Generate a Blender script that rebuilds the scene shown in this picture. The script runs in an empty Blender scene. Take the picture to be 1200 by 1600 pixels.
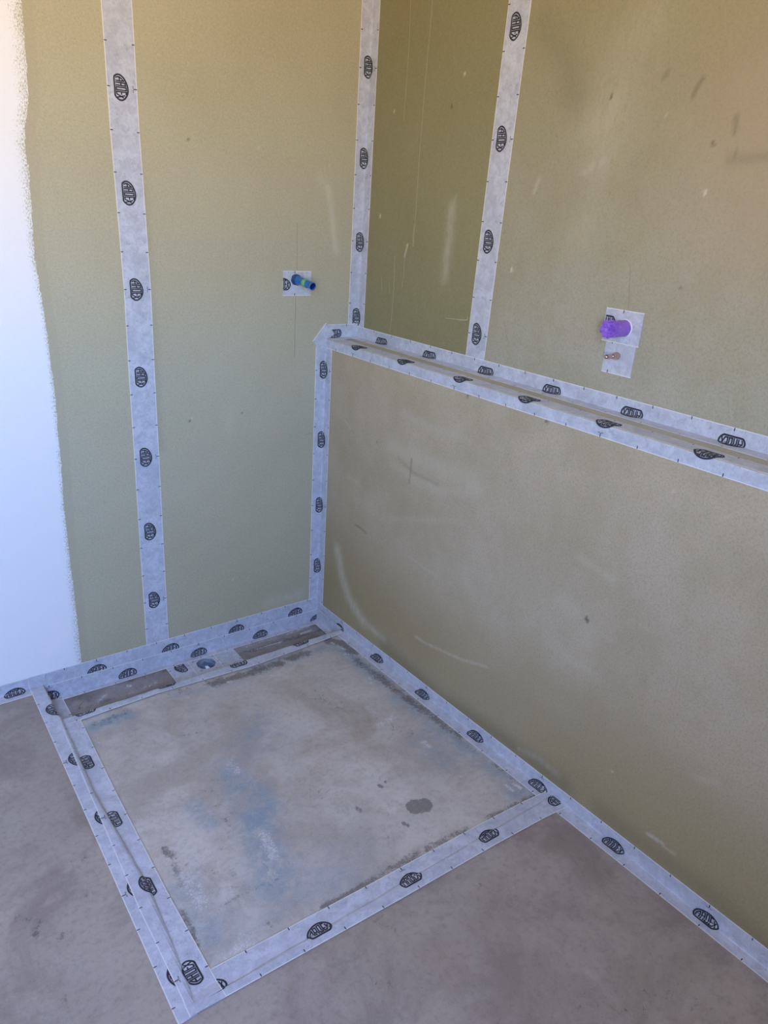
import bpy, bmesh, math, random
import numpy as np
from mathutils import Vector, Matrix, noise

C = bpy.context.scene.collection
scene = bpy.context.scene
random.seed(7)

# ------------------------------------------------------------------ camera
cam_d = bpy.data.cameras.new('camera')
cam = bpy.data.objects.new('camera', cam_d)
C.objects.link(cam)
Rv = Vector((0.80343603, -0.59206944, 0.06280386))
Uv = Vector((0.17587484, 0.33678222, 0.92501123))
Fv = Vector((0.56882211, 0.73214173, -0.37471308))
M = Matrix((Rv, Uv, -Fv)).transposed().to_4x4()
M.translation = Vector((-1.3759588, -2.1560797, 1.4431365))
cam.matrix_world = M
cam_d.sensor_fit = 'VERTICAL'
cam_d.sensor_height = 32.0
cam_d.lens = 1152.07 / 1600 * 32.0
cam_d.clip_start = 0.02
scene.camera = cam

# ------------------------------------------------------------------ light
WIN = dict(x0=-2.3, x1=-1.35, z0=0.95, z1=2.1, y=-2.6)     # window opening in the front wall, behind the camera
WL = dict(y0=-2.3, y1=-1.3, z0=0.95, z1=2.15)                # window opening in the left wall, out of view
FRONT_ON, LEFT_ON = True, False
world = bpy.data.worlds.new('world')
scene.world = world
world.use_nodes = True
nt = world.node_tree
nt.nodes.clear()
wo = nt.nodes.new('ShaderNodeOutputWorld')
bg = nt.nodes.new('ShaderNodeBackground')
tc = nt.nodes.new('ShaderNodeTexCoord')
sx = nt.nodes.new('ShaderNodeSeparateXYZ')
mr = nt.nodes.new('ShaderNodeMapRange')
mr.inputs['From Min'].default_value = -1
mr.inputs['From Max'].default_value = 1
rp = nt.nodes.new('ShaderNodeValToRGB')
cr = rp.color_ramp
cr.elements[0].position = 0.0
cr.elements[0].color = (0.80, 0.60, 0.42, 1)      # sunlit ground outside
cr.elements[1].position = 1.0
cr.elements[1].color = (0.20, 0.42, 1.15, 1)       # zenith
for pos, col in ((0.485, (1.0, 0.80, 0.62, 1)), (0.515, (0.62, 0.84, 1.2, 1)), (0.62, (0.34, 0.60, 1.2, 1))):
    e = cr.elements.new(pos)
    e.color = col
bg.inputs['Strength'].default_value = 29.5
L = nt.links.new
L(tc.outputs['Generated'], sx.inputs[0])
L(sx.outputs['Z'], mr.inputs['Value'])
L(mr.outputs[0], rp.inputs[0])
L(rp.outputs[0], bg.inputs['Color'])
L(bg.outputs[0], wo.inputs[0])

def portal(name, loc, rot, w_, h_):
    pd = bpy.data.lights.new(name, 'AREA')
    pd.shape = 'RECTANGLE'
    pd.size, pd.size_y = w_, h_
    pd.cycles.is_portal = True
    po = bpy.data.objects.new(name, pd)
    C.objects.link(po)
    po.location, po.rotation_euler = loc, rot


if FRONT_ON:
    portal('window_portal', ((WIN['x0'] + WIN['x1']) / 2, WIN['y'] - 0.11, (WIN['z0'] + WIN['z1']) / 2), (math.pi / 2, 0, 0), WIN['x1'] - WIN['x0'], WIN['z1'] - WIN['z0'])
if LEFT_ON:
    portal('window_portal', (-2.51, (WL['y0'] + WL['y1']) / 2, (WL['z0'] + WL['z1']) / 2), (math.pi / 2, 0, -math.pi / 2), WL['y1'] - WL['y0'], WL['z1'] - WL['z0'])

scene.view_settings.view_transform = 'Standard'
scene.view_settings.look = 'None'
scene.view_settings.gamma = 1.0
scene.view_settings.use_curve_mapping = False
scene.view_settings.exposure = 0.0
scene.cycles.max_bounces = 8
scene.cycles.diffuse_bounces = 5

# ------------------------------------------------------------------ measured layout (metres)
D = 0.1274            # depth of the ledge
H = 1.0361            # height of the ledge
W = 0.0775            # width of the sealing tape
TR = -0.065           # floor of the drain trench
YT = -0.18            # lip of the trench
YF = -1.22            # front edge of the recess

STROKES = {
 'recess': {
  'blue': [(0.05,1.17,[(-0.932,-0.258),(-0.832,-0.255)]),(0.03,0.52,[(-0.685,-0.240),(-0.583,-0.254),(-0.475,-0.274)]),(0.1,0.59,[(-0.513,-0.496),(-0.598,-0.580)]),(0.085,0.98,[(-0.680,-0.638),(-0.688,-0.749),(-0.692,-0.814)]),(0.1,1.1,[(-0.693,-0.787),(-0.707,-0.868),(-0.731,-0.949),(-0.752,-1.035)]),(0.06,0.78,[(-0.656,-0.770),(-0.672,-0.819)]),(0.05,0.91,[(-0.814,-0.718),(-0.802,-0.790)]),(0.06,1.04,[(-0.074,-0.269),(-0.077,-0.396),(-0.061,-0.526)]),(0.05,0.78,[(-0.128,-0.247),(-0.272,-0.247),(-0.397,-0.249)]),(0.07,0.85,[(-0.073,-0.614),(-0.065,-0.736),(-0.069,-0.894),(-0.055,-1.018),(-0.040,-1.118),(-0.038,-1.177)]),(0.1,0.65,[(-0.148,-0.845),(-0.157,-0.938)]),(0.07,0.72,[(-0.937,-0.935),(-0.932,-1.047),(-0.942,-1.104)]),(0.16,0.36,[(-0.843,-1.115),(-0.725,-1.105),(-0.632,-1.124)]),(0.05,0.78,[(-0.091,-1.144),(-0.047,-1.186)]),(0.1,0.33,[(-0.537,-0.602),(-0.492,-0.597)]),(0.06,0.52,[(-0.069,-0.676),(-0.064,-0.619)]),(0.15,0.26,[(-0.568,-1.055),(-0.645,-1.116)]),],
  'white': [(0.012,1.3,[(-0.368,-0.301),(-0.358,-0.307)]),(0.02,1.04,[(-0.293,-0.239),(-0.276,-0.267)]),(0.013,1.17,[(-0.084,-0.234),(-0.080,-0.246)]),(0.012,1.17,[(-0.073,-0.285),(-0.065,-0.299)]),(0.02,1.04,[(-0.081,-0.323),(-0.042,-0.366)]),(0.03,0.65,[(-0.231,-0.392),(-0.229,-0.449),(-0.234,-0.515)]),(0.035,0.91,[(-0.198,-0.616),(-0.192,-0.650)]),(0.04,0.91,[(-0.219,-0.714),(-0.161,-0.703)]),(0.05,0.85,[(-0.674,-0.612),(-0.665,-0.663)]),(0.04,0.98,[(-0.711,-0.903),(-0.725,-0.976)]),(0.05,0.65,[(-0.770,-1.013),(-0.748,-1.027)]),(0.07,0.85,[(-0.919,-0.920),(-0.922,-0.996)]),(0.06,0.78,[(-0.926,-1.155),(-0.879,-1.141)]),(0.03,1.04,[(-0.152,-0.849),(-0.150,-0.871)]),(0.013,1.3,[(-0.076,-1.116),(-0.075,-1.140)]),(0.013,1.3,[(-0.054,-1.124),(-0.050,-1.145)]),(0.02,0.78,[(-0.113,-1.133),(-0.111,-1.151)]),(0.015,0.78,[(-0.941,-0.300),(-0.950,-0.344)]),(0.06,0.52,[(-0.814,-0.799),(-0.797,-0.772)]),(0.03,0.65,[(-0.174,-1.154),(-0.128,-1.168)]),(0.02,0.91,[(-0.095,-0.488),(-0.108,-0.518)]),(0.013,1.17,[(-0.505,-0.260),(-0.493,-0.263)]),(0.04,0.52,[(-0.607,-0.260),(-0.538,-0.277)]),(0.02,0.78,[(-0.397,-0.689),(-0.385,-0.704)]),(0.03,0.65,[(-0.561,-1.192),(-0.521,-1.176)]),(0.02,0.52,[(-0.703,-0.789),(-0.699,-0.828)]),(0.02,0.52,[(-0.731,-0.251),(-0.727,-0.214)]),(0.035,0.65,[(-0.887,-0.871),(-0.881,-0.901)]),(0.3,0.16,[(-0.427,-1.023),(-0.211,-1.081)]),(0.2,0.16,[(-0.542,-1.072),(-0.384,-1.076)]),],
  'dark': [(0.042,2.4,[(-0.337,-1.039),(-0.314,-1.048)]),(0.014,1.8,[(-0.349,-1.026),(-0.342,-1.036)]),(0.012,1.35,[(-0.368,-0.922),(-0.366,-0.929)]),(0.008,1.2,[(-0.347,-0.920),(-0.349,-0.922)]),(0.018,0.75,[(-0.467,-0.958),(-0.465,-0.973)]),(0.012,1.2,[(-0.398,-1.067),(-0.393,-1.079)]),(0.007,1.2,[(-0.458,-1.081),(-0.457,-1.082)]),(0.02,1.0,[(-0.701,-1.163),(-0.642,-1.166),(-0.572,-1.168)]),(0.032,0.7,[(-0.561,-1.167),(-0.494,-1.165),(-0.414,-1.165),(-0.273,-1.174)]),(0.032,0.8,[(-0.198,-1.179),(-0.120,-1.184),(-0.044,-1.194)]),(0.025,0.75,[(-0.932,-0.807),(-0.926,-0.841)]),(0.02,0.6,[(-0.929,-0.865),(-0.937,-0.935)]),(0.02,0.8,[(-0.963,-0.998),(-0.963,-1.045),(-0.968,-1.096)]),(0.02,0.4,[(-0.907,-1.041),(-0.832,-1.031),(-0.737,-1.039)]),(0.02,0.35,[(-0.910,-1.042),(-0.927,-1.069)]),(0.05,0.9,[(-0.556,-0.242),(-0.445,-0.250),(-0.323,-0.248),(-0.198,-0.244)]),(0.045,1.12,[(-0.085,-0.223),(-0.049,-0.254),(-0.058,-0.337)]),(0.045,0.8,[(-0.070,-0.386),(-0.063,-0.529),(-0.059,-0.663),(-0.049,-0.780),(-0.039,-0.889)]),(0.03,0.45,[(-0.053,-0.905),(-0.051,-1.014),(-0.038,-1.141)]),(0.02,0.52,[(-0.733,-0.436),(-0.688,-0.447)]),(0.03,0.52,[(-0.696,-0.214),(-0.617,-0.230)]),(0.04,0.6,[(-0.926,-0.251),(-0.835,-0.235)]),(0.03,0.38,[(-0.825,-0.966),(-0.837,-1.001)]),(0.12,0.33,[(-0.752,-0.680),(-0.777,-0.848)]),(0.1,0.33,[(-0.882,-0.896),(-0.879,-0.963)]),(0.012,0.75,[(-0.824,-1.124),(-0.818,-1.141)]),(0.1,0.38,[(-0.314,-0.447),(-0.246,-0.643),(-0.148,-0.776)]),(0.1,0.3,[(-0.513,-0.744),(-0.515,-0.914)]),],
  'tan': [(0.09,0.72,[(-0.957,-1.137),(-0.935,-1.135)]),(0.09,0.32,[(-0.736,-1.067),(-0.756,-1.144)]),(0.06,0.41,[(-0.952,-0.276),(-0.959,-0.447)]),(0.05,0.45,[(-0.600,-1.156),(-0.454,-1.164),(-0.294,-1.173)]),(0.12,0.32,[(-0.716,-0.240),(-0.690,-0.404)]),(0.03,0.63,[(-0.720,-0.944),(-0.727,-0.970)]),(0.03,0.45,[(-0.063,-0.344),(-0.032,-0.391)]),(0.08,0.36,[(-0.907,-0.955),(-0.936,-0.986)]),(0.15,0.27,[(-0.526,-0.414),(-0.401,-0.433)]),(0.15,0.32,[(-0.523,-0.797),(-0.298,-0.718)]),(0.08,0.27,[(-0.943,-0.812),(-0.952,-0.915)]),],
 },
 'floor': {
  'blue': [],
  'white': [(0.05,0.25,[(-1.120,-0.257),(-1.089,-0.339)]),(0.02,0.3,[(-1.152,-0.330),(-1.101,-0.285),(-1.109,-0.357)]),(0.01,0.9,[(-0.275,-1.270),(-0.275,-1.275)]),(0.06,0.3,[(-0.325,-1.229),(-0.298,-1.269)]),(0.1,0.2,[(-0.338,-1.172),(-0.242,-1.210)]),(0.015,0.5,[(-0.337,-1.528),(-0.325,-1.671)]),(0.05,0.25,[(-0.532,-1.476),(-0.509,-1.508)]),(0.1,0.25,[(-0.491,-1.210),(-0.499,-1.268)]),(0.1,0.2,[(-1.231,-0.571),(-1.191,-0.710)]),(0.04,0.3,[(-1.169,-0.787),(-1.119,-0.757)]),(0.008,0.9,[(-0.762,-1.339),(-0.762,-1.341)]),(0.12,0.2,[(-1.154,-0.137),(-1.056,-0.128)]),],
  'dark': [(0.035,0.55,[(-1.244,-0.854),(-1.241,-0.906)]),(0.03,0.5,[(-1.228,-0.850),(-1.216,-0.858)]),(0.018,0.6,[(-1.199,-0.914),(-1.195,-0.926)]),(0.02,0.4,[(-1.233,-0.932),(-1.231,-0.947)]),(0.04,0.4,[(-1.228,-1.018),(-1.225,-1.088)]),(0.02,0.35,[(-1.145,-1.065),(-1.128,-1.153)]),(0.006,0.7,[(-1.089,-0.750),(-1.090,-0.829),(-1.086,-0.921)]),(0.05,0.25,[(-1.290,-0.927),(-1.303,-1.043)]),(0.02,0.5,[(-0.366,-1.314),(-0.367,-1.326)]),(0.15,0.3,[(-0.379,-1.666),(-0.192,-1.760)]),(0.08,0.3,[(-0.641,-1.215),(-0.598,-1.300)]),(0.06,0.25,[(-1.138,-0.480),(-1.083,-0.568)]),(0.02,0.4,[(-0.715,-1.358),(-0.676,-1.403)]),(0.1,0.25,[(-0.625,-1.422),(-0.607,-1.481)]),(0.04,0.3,[(-0.038,-1.342),(-0.027,-1.374)]),(0.06,0.35,[(-1.103,-0.723),(-1.120,-0.859)]),(0.02,0.4,[(-1.254,-0.814),(-1.269,-0.837)]),],
  'tan': [(0.12,0.4,[(-0.650,-1.228),(-0.576,-1.404)]),(0.15,0.35,[(-0.258,-1.684),(-0.401,-1.635)]),(0.1,0.3,[(-1.295,-0.891),(-1.265,-0.803)]),(0.1,0.3,[(-1.097,-1.152),(-1.084,-1.219)]),],
 },
 'back': {
  'blue': [],
  'white': [(0.022,0.55,[(-0.014,1.509),(0.001,1.448),(0.027,1.313)]),(0.03,0.25,[(-0.043,1.538),(-0.013,1.494)]),(0.005,1,[(-0.492,0.806),(-0.490,0.806)]),(0.005,0.8,[(-0.256,1.601),(-0.256,1.599)]),(0.005,0.9,[(-0.011,1.570),(-0.011,1.568)]),(0.04,0.15,[(-0.358,0.823),(-0.366,0.760)]),(0.05,0.4,[(-0.215,0.071),(-0.077,0.071)]),(0.004,0.7,[(-0.359,0.207),(-0.356,0.206)]),(0.004,0.4,[(-0.388,1.005),(-0.386,1.002)]),],
  'dark': [(0.006,0.8,[(-0.498,0.802),(-0.496,0.800)]),(0.006,0.6,[(-0.472,1.599),(-0.470,1.596)]),(0.005,0.5,[(-0.318,0.809),(-0.315,0.806)]),(0.03,0.12,[(-0.604,1.456),(-0.597,0.725)]),(0.005,0.4,[(-0.778,0.578),(-0.777,0.576)]),],
  'tan': [],
 },
 'upright': {
  'blue': [],
  'white': [(0.008,0.6,[(-0.249,1.358),(-0.237,1.324)]),(0.035,0.33,[(-0.440,1.469),(-0.440,1.392),(-0.434,1.276)]),(0.012,0.3,[(-0.452,1.498),(-0.445,1.469)]),(0.006,1,[(-0.443,1.803),(-0.443,1.800)]),(0.006,1,[(-0.096,1.437),(-0.097,1.430)]),(0.005,0.9,[(-0.138,1.730),(-0.138,1.728)]),(0.007,1,[(-0.703,1.330),(-0.704,1.323)]),(0.007,1,[(-1.217,1.527),(-1.218,1.522)]),(0.14,0.16,[(-1.015,1.864),(-0.971,1.811),(-0.953,1.703),(-0.929,1.653)]),(0.02,0.25,[(-0.952,1.587),(-0.893,1.561)]),(0.012,0.3,[(-0.758,1.546),(-0.748,1.517)]),(0.1,0.16,[(-0.941,1.679),(-0.946,1.574)]),(0.1,0.18,[(-0.902,1.420),(-0.933,1.457)]),(0.006,0.4,[(-1.094,1.671),(-1.096,1.668)]),],
  'dark': [(0.006,0.8,[(-0.401,1.733),(-0.402,1.725)]),(0.01,0.4,[(-1.162,1.733),(-1.152,1.716),(-1.147,1.700)]),(0.012,0.28,[(-1.078,1.752),(-1.069,1.741)]),(0.01,0.35,[(-1.252,1.661),(-1.256,1.632)]),(0.008,0.6,[(-1.212,1.616),(-1.216,1.612)]),(0.006,0.8,[(-0.942,1.717),(-0.942,1.713)]),(0.006,0.6,[(-1.209,1.334),(-1.211,1.332)]),(0.08,0.18,[(-0.711,1.879),(-0.782,1.819),(-0.840,1.723)]),(0.02,0.2,[(-1.257,1.584),(-1.334,1.588)]),(0.008,0.3,[(-1.266,1.601),(-1.267,1.589)]),],
  'tan': [(0.35,0.45,[(-1.315,1.660),(-1.344,1.504)]),],  # warm glow on the upper right wall, painted as a tan patch
 },
 'lower': {
  'blue': [],
  'white': [(0.05,0.29,[(-0.402,0.761),(-0.524,0.765),(-0.671,0.770),(-0.795,0.757)]),(0.045,0.29,[(-0.492,0.776),(-0.643,0.771),(-0.777,0.785)]),(0.03,0.22,[(-0.408,0.710),(-0.534,0.692),(-0.653,0.699),(-0.809,0.748)]),(0.045,0.52,[(-0.122,0.294),(-0.153,0.211),(-0.210,0.131),(-0.309,0.082)]),(0.03,0.38,[(-0.297,0.086),(-0.434,0.075)]),(0.03,0.17,[(-0.447,0.885),(-0.511,0.872)]),(0.025,0.17,[(-0.541,0.875),(-0.749,0.878)]),(0.008,0.26,[(-0.130,0.786),(-0.171,0.763)]),(0.02,0.22,[(-0.173,0.591),(-0.232,0.587)]),(0.01,0.34,[(-0.599,0.176),(-0.648,0.178),(-0.812,0.211),(-0.918,0.245)]),(0.02,0.38,[(-1.083,0.063),(-1.148,0.081),(-1.218,0.078)]),(0.01,0.6,[(-1.497,0.108),(-1.536,0.113)]),(0.008,0.38,[(-1.538,0.106),(-1.571,0.110)]),(0.02,0.19,[(-1.166,0.704),(-1.269,0.688)]),(0.02,0.14,[(-1.115,0.433),(-1.263,0.426)]),(0.02,0.15,[(-0.387,0.515),(-0.747,0.639)]),(0.01,0.15,[(-0.533,0.436),(-0.662,0.426)]),(0.006,0.6,[(-1.078,0.068),(-1.080,0.067)]),(0.006,0.52,[(-1.370,0.202),(-1.372,0.202)]),(0.02,0.15,[(-1.573,0.337),(-1.615,0.351)]),(0.03,0.15,[(-1.121,0.568),(-1.185,0.563)]),(0.007,0.6,[(-1.366,0.942),(-1.368,0.941)]),(0.15,0.09,[(-0.437,0.050),(-0.773,0.071),(-1.045,0.108)]),(0.25,0.09,[(-0.718,0.451),(-1.200,0.488)]),(0.006,0.38,[(-1.484,0.930),(-1.485,0.929)]),],
  'dark': [(0.01,0.9,[(-1.217,0.559),(-1.222,0.554)]),(0.007,0.7,[(-0.718,1.000),(-0.721,0.997)]),(0.007,0.8,[(-1.002,0.999),(-1.006,0.997)]),(0.012,0.15,[(-0.438,0.740),(-0.515,0.715),(-0.637,0.714)]),(0.004,0.4,[(-0.504,0.753),(-0.501,0.675)]),(0.007,0.4,[(-0.323,0.760),(-0.323,0.758)]),(0.005,0.5,[(-0.226,0.431),(-0.293,0.427)]),(0.06,0.35,[(-0.437,0.050),(-0.717,0.024),(-1.003,0.056),(-1.243,0.064)]),(0.06,0.25,[(-1.369,0.068),(-1.653,0.078),(-1.806,0.060)]),],
  'tan': [],
 },
 'trench': {
  'blue': [],
  'white': [(0.01,1.71,[(-0.766,-0.048),(-0.762,-0.054)]),(0.02,0.95,[(-0.883,-0.093),(-0.842,-0.059)]),(0.02,0.95,[(-0.325,-0.033),(-0.063,-0.030)]),(0.012,1.14,[(-0.305,-0.070),(-0.200,-0.072)]),(0.02,0.76,[(-0.782,-0.096),(-0.669,-0.081)]),(0.015,1.14,[(-0.108,-0.058),(-0.065,-0.057)]),],
  'dark': [(0.05,0.5,[(-0.941,-0.088),(-0.906,-0.071)]),(0.03,0.5,[(-0.759,-0.027),(-0.614,-0.026)]),(0.03,0.7,[(-0.377,-0.071),(-0.224,-0.068),(-0.033,-0.075)]),(0.02,0.5,[(-0.921,-0.089),(-0.782,-0.096)]),],
  'tan': [(0.03,0.6,[(-0.933,-0.062),(-0.920,-0.082)]),],
 },
}
LINES = {
 'back': {'pencil_line': [(0.0011,[(-0.1227,1.3988),(-0.1197,1.2574)]),(0.0013,[(-0.1228,1.1781),(-0.1236,0.9754)]),(0.001,[(-0.0795,0.7036),(-0.0482,0.7092)]),], 'scratch_mark': [(0.002,[(-0.7504,0.8661),(-0.7503,0.8431),(-0.7513,0.8297)]),(0.0012,[(-0.7547,0.8339),(-0.7554,0.8010)]),(0.0012,[(0.0110,1.7042),(0.0093,1.6918),(0.0076,1.6775)]),], },
 'upright': {'pencil_line': [(0.001,[(-1.0709,1.3683),(-1.0768,1.3340),(-1.0864,1.2755)]),(0.0009,[(-0.6980,1.1940),(-0.7087,1.1612),(-0.7289,1.1299)]),], 'scratch_mark': [(0.0016,[(-0.1874,1.3199),(-0.1928,1.2424),(-0.1927,1.1826),(-0.1902,1.1111),(-0.1866,1.0796)]),(0.0012,[(-0.1847,2.0065),(-0.1904,1.9126),(-0.1901,1.8164),(-0.1887,1.6999)]),(0.0013,[(-0.2829,1.9923),(-0.2813,1.9022),(-0.2790,1.8561),(-0.2765,1.7450),(-0.2752,1.5952),(-0.2779,1.4551),(-0.2776,1.3825),(-0.2780,1.3549)]),(0.0014,[(-0.2735,1.4152),(-0.2734,1.3915),(-0.2748,1.3547)]),(0.0012,[(-0.2495,1.3529),(-0.2421,1.3336),(-0.2390,1.3049),(-0.2403,1.2666),(-0.2350,1.2272)]),(0.0018,[(-0.2396,1.3541),(-0.2518,1.3605)]),(0.0012,[(-0.1217,1.2551),(-0.1305,1.2056)]),(0.001,[(-0.1656,1.2395),(-0.1734,1.2004)]),(0.0012,[(-0.4557,1.1650),(-0.4844,1.1672),(-0.5125,1.1693)]),(0.0022,[(-0.5070,1.1685),(-0.5347,1.1706),(-0.5509,1.1729)]),(0.0022,[(-0.5509,1.1729),(-0.5511,1.1802)]),], },
 'lower': {'pencil_line': [(0.0007,[(-0.5040,0.7532),(-0.5051,0.7185),(-0.5009,0.6753)]),(0.001,[(-0.2264,0.4306),(-0.2579,0.4306),(-0.2929,0.4273)]),], 'scratch_mark': [(0.0012,[(-0.1017,0.9550),(-0.1068,0.9388)]),(0.0012,[(-0.1856,0.6349),(-0.1909,0.6180)]),], },
}



def lerp(x, pts):
    if x <= pts[0][0]:
        return pts[0][1]
    for (a, va), (b, vb) in zip(pts, pts[1:]):
        if x <= b:
            return va + (vb - va) * (x - a) / (b - a)
    return pts[-1][1]


def fo(x):            # floor outside the recess
    return 0.0057 * (x + 1.05)


def zrl(y):
    return lerp(y, [(-1.22, -0.006), (-0.96, -0.011), (-0.6, -0.019), (-0.2, -0.0227), (0, -0.023)])


def zrr(y):
    return lerp(y, [(-1.22, 0.0012), (-0.2, -0.018), (0, -0.018)])


def zr(x, y):         # floor of the recess
    k = min(1, max(0, (x + 1.02) / 1.02))
    return zrl(y) * (1 - k) + zrr(y) * k


def lipx(y):
    return lerp(y, [(-1.22, -1.030), (-1.05, -1.016), (-0.9, -1.008), (-0.75, -1.014), (-0.6, -1.020), (-0.53, -1.022), (-0.43, -1.0185), (-0.19, -1.0133), (0, -1.012)])


def yf(x):
    return -1.2175 - 0.004 * (x + 0.5)


# ------------------------------------------------------------------ materials
def new_mat(name):
    m = bpy.data.materials.new(name)
    m.use_nodes = True
    t = m.node_tree
    t.nodes.clear()
    out = t.nodes.new('ShaderNodeOutputMaterial')
    b = t.nodes.new('ShaderNodeBsdfPrincipled')
    t.links.new(b.outputs[0], out.inputs[0])
    return m, t, b


class N:
    """small helper to wire shader nodes"""
    def __init__(self, t):
        self.t = t
        self.tc = t.nodes.new('ShaderNodeTexCoord')

    def put(self, inp, v):
        if hasattr(v, 'is_linked') or isinstance(v, bpy.types.NodeSocket):
            self.t.links.new(v, inp)
        elif v is not None:
            inp.default_value = v if not isinstance(v, tuple) or len(v) != 3 or inp.type != 'RGBA' else (*v, 1)

    def noise(self, scale, detail=4, rough=0.6, vec=None, stretch=None, dist=0.0):
        n = self.t.nodes.new('ShaderNodeTexNoise')
        n.inputs['Scale'].default_value = scale
        n.inputs['Detail'].default_value = detail
        n.inputs['Roughness'].default_value = rough
        n.inputs['Distortion'].default_value = dist
        v = vec or self.tc.outputs['Object']
        if stretch:
            mp = self.t.nodes.new('ShaderNodeMapping')
            mp.inputs['Scale'].default_value = stretch
            self.t.links.new(v, mp.inputs[0])
            v = mp.outputs[0]
        self.t.links.new(v, n.inputs['Vector'])
        return n.outputs['Fac']

    def ramp(self, v, a, b, lo=0.0, hi=1.0):
        n = self.t.nodes.new('ShaderNodeMapRange')
        n.interpolation_type = 'SMOOTHSTEP'
        self.put(n.inputs['Value'], v)
        n.inputs['From Min'].default_value = a
        n.inputs['From Max'].default_value = b
        n.inputs['To Min'].default_value = lo
        n.inputs['To Max'].default_value = hi
        return n.outputs[0]

    def math(self, op, a, b=None, c=None):
        n = self.t.nodes.new('ShaderNodeMath')
        n.operation = op
        self.put(n.inputs[0], a)
        if b is not None:
            self.put(n.inputs[1], b)
        if c is not None:
            self.put(n.inputs[2], c)
        return n.outputs[0]

    def mix(self, f, a, b, mode='MIX'):
        n = self.t.nodes.new('ShaderNodeMix')
        n.data_type = 'RGBA'
        n.blend_type = mode
        n.clamp_factor = True
        self.put(n.inputs[0], f)
        self.put(n.inputs[6], a)
        self.put(n.inputs[7], b)
        return n.outputs[2]

    def attr(self, name):
        n = self.t.nodes.new('ShaderNodeAttribute')
        n.attribute_name = name
        return n.outputs['Fac']

    def bump(self, h, strength, dist=0.002):
        n = self.t.nodes.new('ShaderNodeBump')
        n.inputs['Strength'].default_value = strength
        n.inputs['Distance'].default_value = dist
        self.put(n.inputs['Height'], h)
        return n.outputs[0]


def simple_mat(name, col, rough=0.6, metal=0.0, vary=0.12, scale=60):
    m, t, b = new_mat(name)
    n = N(t)
    f = n.noise(scale, 3)
    lo = tuple(c * (1 - vary) for c in col)
    hi = tuple(min(1, c * (1 + vary)) for c in col)
    t.links.new(n.mix(f, lo, hi), b.inputs['Base Color'])
    b.inputs['Roughness'].default_value = rough
    b.inputs['Metallic'].default_value = metal
    return m


def board_mat(name='moisture_board_paper', k=(1, 1, 1), kd=(1, 1, 1)):
    m, t, b = new_mat(name)
    tint = lambda c, q: tuple(a * b_ for a, b_ in zip(c, q))
    n = N(t)
    big = n.noise(2.2, 3, 0.5)
    mid = n.noise(14, 4, 0.6)
    fib = n.noise(230, 4, 0.75, dist=0.6)
    fib2 = n.noise(130, 5, 0.8)
    c = n.mix(n.ramp(big, 0.3, 0.7), tint((0.44, 0.395, 0.25), k), tint((0.48, 0.44, 0.285), k))
    c = n.mix(n.math('MULTIPLY', n.attr('dust_light'), n.ramp(n.noise(4, 4, 0.65), 0.3, 0.7, 0.55, 1.0)), c, tint((0.485, 0.44, 0.335), kd))  # this mask carries dust and also light painted into the board colour
    c = n.mix(n.ramp(fib, 0.44, 0.66, 0, 0.34), c, tint((0.27, 0.25, 0.165), k))
    c = n.mix(n.ramp(fib2, 0.46, 0.68, 0, 0.5), c, tint((0.56, 0.51, 0.36), k))
    c = n.mix(n.ramp(mid, 0.45, 0.8, 0, 0.16), c, tint((0.48, 0.41, 0.28), k))
    grain = n.noise(60, 4, 0.7, stretch=(1, 1, 0.35))
    w = n.math('MULTIPLY', n.attr('white'), n.ramp(grain, 0.3, 0.6, 0.5, 1.0))
    c = n.mix(n.attr('tan'), c, (0.44, 0.33, 0.22))
    c = n.mix(w, c, (0.62, 0.58, 0.46))
    c = n.mix(n.attr('dark'), c, (0.10, 0.085, 0.05))
    # white paint rolled on the left part
    edge = n.attr('paint')
    roll = n.noise(430, 3, 0.7, stretch=(1.0, 1, 0.4))
    roll2 = n.noise(20, 2, 0.5)
    fac = n.ramp(n.math('ADD', n.math('ADD', edge, n.math('MULTIPLY', n.math('SUBTRACT', roll, 0.5), 2.6)),
                        n.math('MULTIPLY', n.math('SUBTRACT', roll2, 0.5), 0.5)), 0.28, 0.72)
    fac = n.math('MULTIPLY', fac, n.ramp(edge, 0.001, 0.02))
    c = n.mix(n.math('MULTIPLY', n.attr('primer'), 0.35), c, (0.42, 0.37, 0.25))
    c = n.mix(fac, c, (0.86, 0.85, 0.84))
    t.links.new(c, b.inputs['Base Color'])
    b.inputs['Roughness'].default_value = 0.85
    b.inputs['Specular IOR Level'].default_value = 0.25
    h = n.math('ADD', n.math('MULTIPLY', fib, 0.5), n.math('MULTIPLY', fac, n.math('MULTIPLY', roll, 2.0)))
    t.links.new(n.bump(h, 0.25, 0.001), b.inputs['Normal'])
    return m


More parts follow.
